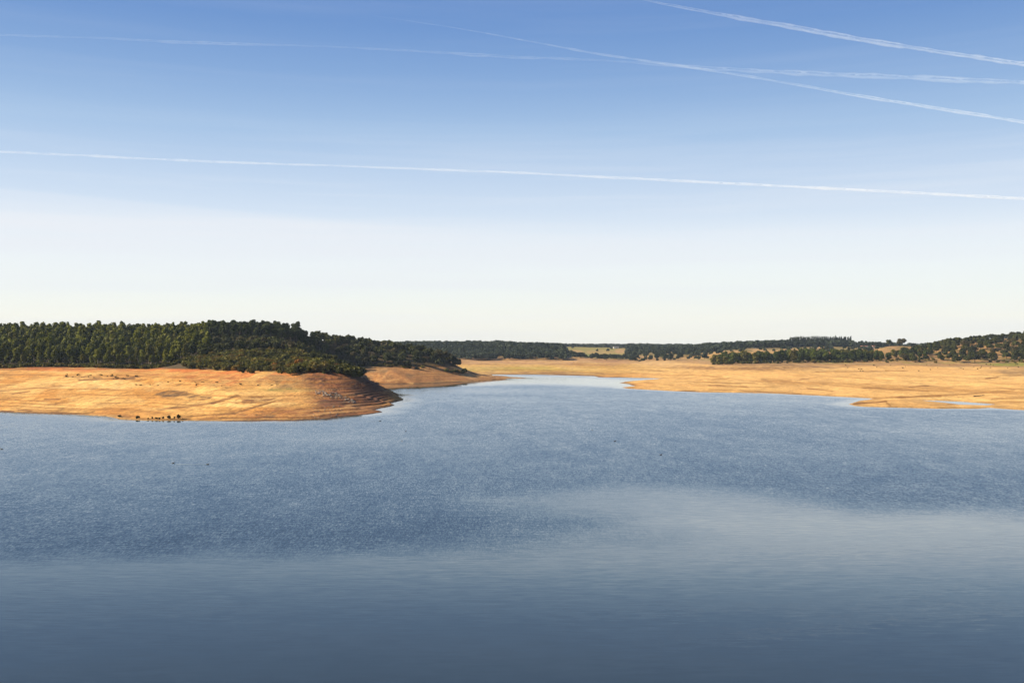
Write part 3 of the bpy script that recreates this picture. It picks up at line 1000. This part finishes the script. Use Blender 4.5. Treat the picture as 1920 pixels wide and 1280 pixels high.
scatter(640, 1062, 1440, 1800, 1700, .95, 1.4)
scatter(640, 1062, 1800, 2350, 300, 1.0, 1.4)
scatter(1045, 1190, 1480, 1640, 110, .6, 1.0)
scatter(1600, 1660, 1600, 1632, 16, .45, .7)
scatter(1420, 1650, 1480, 1620, 60, .6, 1.0)
scatter(1230, 1400, 1480, 1720, 90, .6, 1.1)
scatter(1180, 1330, 1400, 1520, 22, .4, .7)
scatter(1050, 1200, 2520, 2950, 520, 1.1, 1.5)
scatter(1060, 1190, 2050, 2500, 24, .7, 1.0)
scatter(1176, 1345, 1750, 2350, 700, 1.1, 1.6)
scatter(1176, 1345, 1560, 1750, 70, .8, 1.2)
scatter(1320, 1480, 1680, 1950, 380, 1.2, 1.9)
scatter(1470, 1600, 1700, 1900, 200, 1.1, 1.5)
scatter(1600, 1760, 1640, 1950, 170, .9, 1.35)
scatter(1760, 2050, 1400, 1700, 300, 1.0, 1.3)
scatter(300, 2100, 3000, 5200, 1500, 1.3, 2.0)
print('far trees', len(fw))
merged('far_woods', 'oak', fw, 85, 1.15, MA['far'], label='distant mixed woods covering the low hills beyond the plain', category='woods')


# ------------------------------------------------------------------ small things
def boxes_mesh(name, boxes, mat):
    V, Fc = [], []
    for (x0, y0, z0, x1, y1, z1) in boxes:
        b = len(V)
        V += [(x0, y0, z0), (x1, y0, z0), (x1, y1, z0), (x0, y1, z0), (x0, y0, z1), (x1, y0, z1), (x1, y1, z1), (x0, y1, z1)]
        Fc += [tuple(b + i for i in q) for q in ((0, 3, 2, 1), (4, 5, 6, 7), (0, 1, 5, 4), (1, 2, 6, 5), (2, 3, 7, 6), (3, 0, 4, 7))]
    return new_mesh(name, V, Fc, mat)


M['white'] = plain('white_render', (.80, .78, .74), (.66, .63, .58), .6)
M['tile'] = plain('roof_tile', (.36, .15, .08), (.26, .11, .07), 2)
M['darkroof'] = plain('dark_roofing', (.10, .085, .075), (.06, .05, .045), 2)
M['dark'] = plain('dark_opening', (.03, .03, .035), (.02, .02, .02), 2, .4)
M['wood'] = plain('weathered_wood', (.50, .44, .36), (.34, .28, .22), 2)


def house(u, Yh, L, D, hh, label, roofm, z=None):
    x, y = UY(u, Yh)
    if z is None: z = float(ground(np.array([x]), np.array([y]))[0])
    t = bpy.data.objects.new('farm_building', None); col.objects.link(t)
    t['label'] = label; t['category'] = 'building'
    t.location = (x, y, z - .4)
    link('wall', boxes_mesh('wall', [(-L / 2, -D / 2, 0, L / 2, D / 2, hh)], M['white']), t)
    ov = .4
    V = [(-L / 2 - ov, -D / 2 - ov, hh + .02), (L / 2 + ov, -D / 2 - ov, hh + .02), (L / 2 + ov, D / 2 + ov, hh + .02), (-L / 2 - ov, D / 2 + ov, hh + .02),
         (-L / 2 - ov, 0, hh + D * .2), (L / 2 + ov, 0, hh + D * .2)]
    me = bpy.data.meshes.new('roof'); me.from_pydata(V, [], [(0, 1, 5, 4), (2, 3, 4, 5), (0, 4, 3), (1, 2, 5), (0, 3, 2, 1)]); me.materials.append(roofm)
    link('roof', me, t)
    link('door', boxes_mesh('door', [(-.6, -D / 2 - .06, 0.4, .6, -D / 2 + .02, 2.6)], M['dark']), t)
    for k_ in (-.3, .3):
        link('window', boxes_mesh('window', [(L * k_ - .6, -D / 2 - .05, 1.5, L * k_ + .6, -D / 2 + .02, 2.6)], M['dark']), t)
    return t


house(1620, 1640, 10, 5, 2.0, 'long low white farm building among trees below the right skyline', M['tile'], z=ht(651, 1640))
house(1638, 1655, 5, 5, 2.3, 'small white farmhouse just right of the long low farm building', M['tile'], z=ht(651, 1655))
house(1090, 2010, 7, 6, 2.6, 'small white building at the lower edge of the far green fields', M['white'])
house(1155, 2250, 12, 8, 3.6, 'dark-roofed barn on the tan patch of the far fields', M['darkroof'])

# pale fence at the foot of the right hill
fx0, fy0 = UY(1868, 1030); fx1, fy1 = UY(2000, 1022)
fence = bpy.data.objects.new('wooden_fence', None); col.objects.link(fence)
fence['label'] = 'pale post and rail fence at the foot of the right hill above green grass'; fence['category'] = 'fence'
fence.location = (fx0, fy0, 0)
nf = 25
px = np.linspace(fx0, fx1, nf); py = np.linspace(fy0, fy1, nf); pz = ground(px, py)
post = boxes_mesh('post', [(-.12, -.12, -.5, .12, .12, 1.7)], M['wood'])
for i in range(nf):
    p_ = link('post', post, fence); p_.location = (px[i] - fx0, py[i] - fy0, float(pz[i]))
for hgt in (.7, 1.4):
    for i in range(nf - 1):
        a_ = Vector((px[i] - fx0, py[i] - fy0 - .16, float(pz[i]) + hgt)); b_ = Vector((px[i + 1] - fx0, py[i + 1] - fy0 - .16, float(pz[i + 1]) + hgt))
        dlt = b_ - a_
        r_ = link('rail', boxes_mesh('rail', [(0, -.04, -.11, dlt.length, .04, .11)], M['wood']), fence)
        r_.location = a_; r_.rotation_euler = dlt.to_track_quat('X', 'Z').to_euler()

# rocks heaped on the promontory
M['rock'] = plain('pale_rock', (.30, .245, .18), (.10, .07, .05), 1.1)
import bmesh
rockm = []
for v in range(7):
    bm = bmesh.new(); bmesh.ops.create_icosphere(bm, subdivisions=2, radius=1)
    rg = random.Random(v)
    ax = [Vector((rg.uniform(-1, 1), rg.uniform(-1, 1), rg.uniform(-1, 1))).normalized() for _ in range(9)]
    for vt in bm.verts:
        c_ = vt.co.copy()
        for a_ in ax:
            dd = c_.dot(a_)
            if dd > .62: c_ -= a_ * (dd - .62)
        vt.co = Vector((c_.x * rg.uniform(1.0, 1.06), c_.y, c_.z * .8))
    me = bpy.data.meshes.new('rock'); bm.to_mesh(me); bm.free(); me.materials.append(M['rock']); rockm.append(me)


def ray_ground(u, v):
    """walk out along the line of sight through photo pixel (u, v) to the ground"""
    Ys = np.arange(335, 1200, 1.0)
    z = ground((u - 960) / F * Ys, Ys)
    vv = HZ + (H - z) * F / Ys
    k_ = np.argmax(vv <= v)
    return (u - 960) / F * Ys[k_], Ys[k_], float(z[k_])


rk = []
for i in range(110):
    t = i / 109
    uu = 594 + 72 * t + R(-4, 4); vv = np.interp(t, [0, .35, 1], [734, 739, 755]) + R(-5.5, 5.5) * (1 - .4 * t)
    x, y, z = ray_ground(uu, vv)
    rk.append((x, y, z, R(.25, .75)))
for i in range(26):
    x, y, z = ray_ground(R(585, 640), R(758, 785)); rk.append((x, y, z, R(.2, .5)))
for i, (x, y, z, s) in enumerate(rk):
    o = link('rock', rockm[i % 7], None, label='pale broken rock in the heap on the brown promontory slope' if i < 110 else 'loose rock low on the brown promontory slope near the water', category='rock',
             group='pale rocks heaped on the promontory' if i < 110 else 'loose rocks low on the promontory')
    o.location = (x, y, z - s * .05); o.scale = (s * R(.8, 1.4), s * R(.8, 1.2), s * R(.7, 1.1)); o.rotation_euler = (R(-.4, .4), R(-.4, .4), R(0, 6))

# low dark bushes dotted on the left bank and at the waterline
for (u, v, s, hh) in ((225, 781.5, .42, .3), (259, 785, .40, .42), (278, 786, .22, .22), (286, 785.6, .16, .35), (294, 786.4, .30, .3), (299, 786.6, .22, .28), (306, 785.6, .26, .35),
                      (317, 785.6, .36, .45), (327, 786, .14, .42), (335, 785.2, .38, .62), (343, 786.6, .18, .18)):
    x, y, z = ray_ground(u, v)
    plant('shr', x, y, hh * 1.05, 'small dark bush standing at the waterline below the left bank', 'bush', 'small dark bushes at the left waterline', leaf=M['oak'], sx=s * .9, z=z, sink=.05)
for i in range(46):
    u, v = (R(120, 262), R(701, 712)) if i < 30 else (R(250, 520), R(712, 724))
    x, y, z = ray_ground(u, v)
    plant('shr', x, y, R(.10, .26), 'tiny dry bush dotted over the upper left sand bank', 'bush', 'tiny dry bushes on the left sand bank', leaf=M['oak'], sx=R(.15, .42), z=z, sink=.02)
for i in range(34):
    u, v = R(1560, 1915), R(683, 696)
    x, y, z = ray_ground(u, v)
    plant('shr', x, y, R(.15, .4), 'tiny dry bush on the grassy top of the right bank', 'bush', 'tiny dry bushes on the top of the right bank', leaf=M['oak'], sx=R(.2, .5), z=z, sink=.02)

# stranded branch on the right shore
x, y, z = ray_ground(1836, 743)
V, Fc = [], []
for pts, rad in (([(-3.2, 0, .12), (-1.5, .5, .3), (.4, .1, .35), (2.2, .9, .55), (3.6, .6, 1.0)], [.26, .24, .2, .14, .05]), ([(.4, .1, .35), (1.2, -.9, .6), (2.0, -1.6, .7)], [.14, .09, .04])):
    b0 = len(V)
    for i, (p_, r_) in enumerate(zip(pts, rad)):
        for j in range(6):
            a_ = j * math.pi / 3
            V.append((p_[0], p_[1] + r_ * math.cos(a_), p_[2] + r_ * math.sin(a_)))
    for i in range(len(pts) - 1):
        for j in range(6):
            Fc.append((b0 + i * 6 + j, b0 + i * 6 + (j + 1) % 6, b0 + (i + 1) * 6 + (j + 1) % 6, b0 + (i + 1) * 6 + j))
o = link('stranded_branch', new_mesh('stranded_branch', V, Fc, M['dark_bark'], True), None, label='dark dead branch stranded on the sand of the right shore', category='branch')
o.location = (x, y, z); o.rotation_euler = (0, 0, .2)

# water birds: one continuous lofted body each
spine = [(-.30, 0, .07, .01, .02), (-.22, 0, .08, .05, .04), (-.10, 0, .07, .105, .085), (.04, 0, .06, .12, .10), (.15, 0, .08, .09, .09), (.205, 0, .14, .05, .055), (.22, 0, .21, .033, .04),
         (.225, 0, .27, .038, .04), (.26, 0, .305, .045, .04), (.305, 0, .30, .03, .025), (.35, 0, .29, .014, .01), (.385, 0, .285, .004, .004)]
V, Fc = [], []
for (x, y, z, ry, rz) in spine:
    for j in range(8):
        a_ = j * math.pi / 4
        V.append((x, ry * math.cos(a_), z + rz * math.sin(a_)))
for i in range(len(spine) - 1):
    for j in range(8):
        Fc.append((i * 8 + j, i * 8 + (j + 1) % 8, (i + 1) * 8 + (j + 1) % 8, (i + 1) * 8 + j))
M['plume'] = plain('dark_plumage', (.02, .02, .022), (.045, .04, .035), 8, .6)
duck = new_mesh('water_bird', V, Fc, M['plume'], True)
M['wake'] = bpy.data.materials.new('wake_water'); M['wake'].use_nodes = True
b_ = M['wake'].node_tree.nodes['Principled BSDF']; b_.inputs['Base Color'].default_value = (.32, .40, .46, 1); b_.inputs['Roughness'].default_value = .35
for (u, v, sg, rot, wk, lab) in ((325.5, 868, 1.5, 0, 0, 'dark bird on the water below the left bank, leftmost of two by a pale wake'),
                                 (390, 870.5, 1.6, 0, 1, 'dark bird drawing a pale wake on the water below the left bank'),
                                 (713, 789.5, 1.9, 0, 1, 'dark bird swimming with a short wake off the promontory'),
                                 (761, 808.5, 1.6, 1.2, 0, 'lone dark bird on the water right of the promontory tip'),
                                 (754, 827, 1.3, 2, 0, 'small dark bird on the open water below the promontory tip'),
                                 (4, 842, 1.7, 3.1, 0, 'dark bird on the water at the left edge of the picture'),
                                 (1153, 827, 1.6, 0, 2, 'dark bird with a faint dark trail in mid reservoir, farther of two'),
                                 (1239, 852.5, 1.6, 0, 2, 'dark bird with a faint dark trail in mid reservoir, nearer of two'),
                                 (1110, 806.5, 1.3, .6, 0, 'tiny dark bird far out in mid reservoir')):
    x, y = P(u, v)
    o = link('water_bird', duck, None, label=lab, category='bird', group='dark birds on the reservoir')
    o.location = (x, y, -.01); o.rotation_euler = (0, 0, rot); o.scale = (sg * .8, sg * .8, sg * .8)
    if wk == 1:
        Lw = 7 if u < 500 else 5
        V = []
        for s_ in (0, 1):
            V += [(x - .5, y + .25 * s_, .006), (x - Lw, y + .7 * s_ - .1, .006), (x - Lw, y + .25 + .7 * s_, .006), (x - .5, y + .12 + .25 * s_, .006)]
        V = [(a1, b1, c1 + k2) for k2 in (0, .03) for (a1, b1, c1) in V]
        q = [(0, 1, 2, 3), (4, 5, 6, 7)]
        Fc = [tuple(i + 8 for i in f) for f in q]
        for f in q:
            for i in range(4):
                Fc.append((f[i], f[(i + 1) % 4], f[(i + 1) % 4] + 8, f[i] + 8))
        link('wake', new_mesh('wake', V, Fc, M['wake']), None, kind='structure')


# ------------------------------------------------------------------ contrails
def vapour(name, dens):
    m = bpy.data.materials.new(name); m.use_nodes = True
    N = NT(m.node_tree)
    v = N.n('ShaderNodeVolumeScatter')
    v.inputs['Color'].default_value = (.90, .96, 1, 1)
    v.inputs['Density'].default_value = dens
    o = N.n('ShaderNodeOutputMaterial'); N.l(v.outputs[0], o.inputs['Volume'])
    return m


ALT = 9000.0
VAP = {1: vapour('fresh_ice_vapour', 1 / 480.0), 2: vapour('ragged_ice_vapour', 1 / 700.0), 3: vapour('spreading_ice_vapour', 1 / 650.0), 4: vapour('old_ice_vapour', 1 / 1500.0)}


def contrail(pts, label, seed, strands=3):
    """pts: (u, v, width in px, opacity)"""
    rg = np.random.RandomState(seed)
    pts = np.array(pts, float)
    us = np.arange(pts[0, 0], pts[-1, 0], 6.0)
    v0 = np.interp(us, pts[:, 0], pts[:, 1]); w0 = np.interp(us, pts[:, 0], pts[:, 2]); o0 = np.interp(us, pts[:, 0], pts[:, 3])
    ker = np.hanning(15); ker /= ker.sum()
    pad = np.pad(v0, 7, mode='reflect', reflect_type='odd'); v0 = np.convolve(pad, ker, 'valid')
    V, Fc = [], []
    for s in range(strands):
        ph = rg.rand() * 100
        off = (fbm(us / 38 + ph, us * 0 + s, seed, 4) - .5) * w0 * (.62 if s else .2)
        wr = w0 * (.55 + .5 * fbm(us / 22 + ph, us * 0 + s + 9, seed + 3, 4)) * (1.0 if s == 0 else .38)
        op = o0 * (.35 + 1.3 * fbm(us / 40 + ph, us * 0 + s + 5, seed + 5, 4)) * (1.0 if s == 0 else .55)
        # fade out the ends
        e_ = np.minimum(np.minimum((us - us[0]) / 120, (us[-1] - us) / 120), 1); op = op * np.clip(e_, .02, 1)
        K = 10
        b0 = len(V)
        for u, v, wpx, oo in zip(us, v0 + off, wr, op):
            Yc = ALT * F / (HZ - v)
            x = (u - 960) / F * Yc
            rz_ = wpx * .46 / F * Yc * min(1.15, .18 + 1.1 * oo ** .6)
            ry_ = rz_
            for j in range(K):
                a_ = 2 * math.pi * j / K
                V.append((x, Yc + ry_ * math.cos(a_), ALT + H + rz_ * math.sin(a_)))
        n_ = len(us)
        for i in range(n_ - 1):
            for j in range(K):
                Fc.append((b0 + i * K + j, b0 + (i + 1) * K + j, b0 + (i + 1) * K + (j + 1) % K, b0 + i * K + (j + 1) % K))
    me = new_mesh('contrail', V, Fc, VAP[seed], False)
    # close the ends
    bm = bmesh.new(); bm.from_mesh(me)
    bmesh.ops.holes_fill(bm, edges=[e for e in bm.edges if e.is_boundary], sides=0)
    bmesh.ops.recalc_face_normals(bm, faces=bm.faces)
    bm.to_mesh(me); bm.free()
    return link('contrail', me, None, label=label, category='contrail')


contrail([(-300, 270, 12, .25), (0, 284, 9, .28), (400, 303, 7, .4), (700, 313, 5, .6), (960, 323, 5, 1.0), (1400, 345, 7, .9), (1920, 372, 7, .8), (2300, 392, 7, .8)],
         'lowest long thin contrail crossing the whole sky below the others', 1, 2)
contrail([(1130, -20, 6, .1), (1240, 5, 8, .35), (1400, 34, 12, .6), (1560, 63, 14, .75), (1700, 87, 12, .6), (1920, 119, 12, .55), (2300, 165, 12, .5)],
         'ragged contrail sloping down across the upper right corner', 2, 5)
contrail([(700, 28, 5, .06), (860, 52, 6, .15), (960, 70, 6, .3), (1120, 100, 6, .5), (1300, 126, 7, .45), (1450, 150, 7, .5), (1600, 177, 9, .6), (1800, 209, 9, .75), (1920, 228, 7, .9), (2300, 300, 7, .8)],
         'contrail sloping down to the right that crosses the fainter level one', 3, 4)
contrail([(-300, 60, 10, .15), (0, 64, 9, .2), (200, 71, 8, .22), (330, 78, 10, .45), (430, 81, 10, .5), (560, 84, 8, .15), (650, 88, 8, .2), (800, 96, 10, .3), (960, 106, 12, .3), (1150, 113, 10, .15), (1300, 125, 12, .4), (1450, 134, 14, .5), (1700, 144, 14, .5), (1920, 154, 15, .55), (2300, 170, 15, .5)],
         'broken faint contrail running almost level across the upper sky', 4, 4)

# ------------------------------------------------------------------ haze
hz = boxes_mesh('haze', [(-7000, -300, -6, 7000, 8000, 90)], None)
hm = bpy.data.materials.new('haze_air'); hm.use_nodes = True
N = NT(hm.node_tree)
pv = N.n('ShaderNodeVolumePrincipled')
pv.inputs['Color'].default_value = (.62, .78, 1.0, 1)
pv.inputs['Density'].default_value = .00004
pv.inputs['Anisotropy'].default_value = 0.0
o_ = N.n('ShaderNodeOutputMaterial'); N.l(pv.outputs[0], o_.inputs['Volume'])
hz.materials.append(hm)
link('haze', hz, None, kind='stuff', label='thin blue air over the reservoir and the far hills', category='haze')
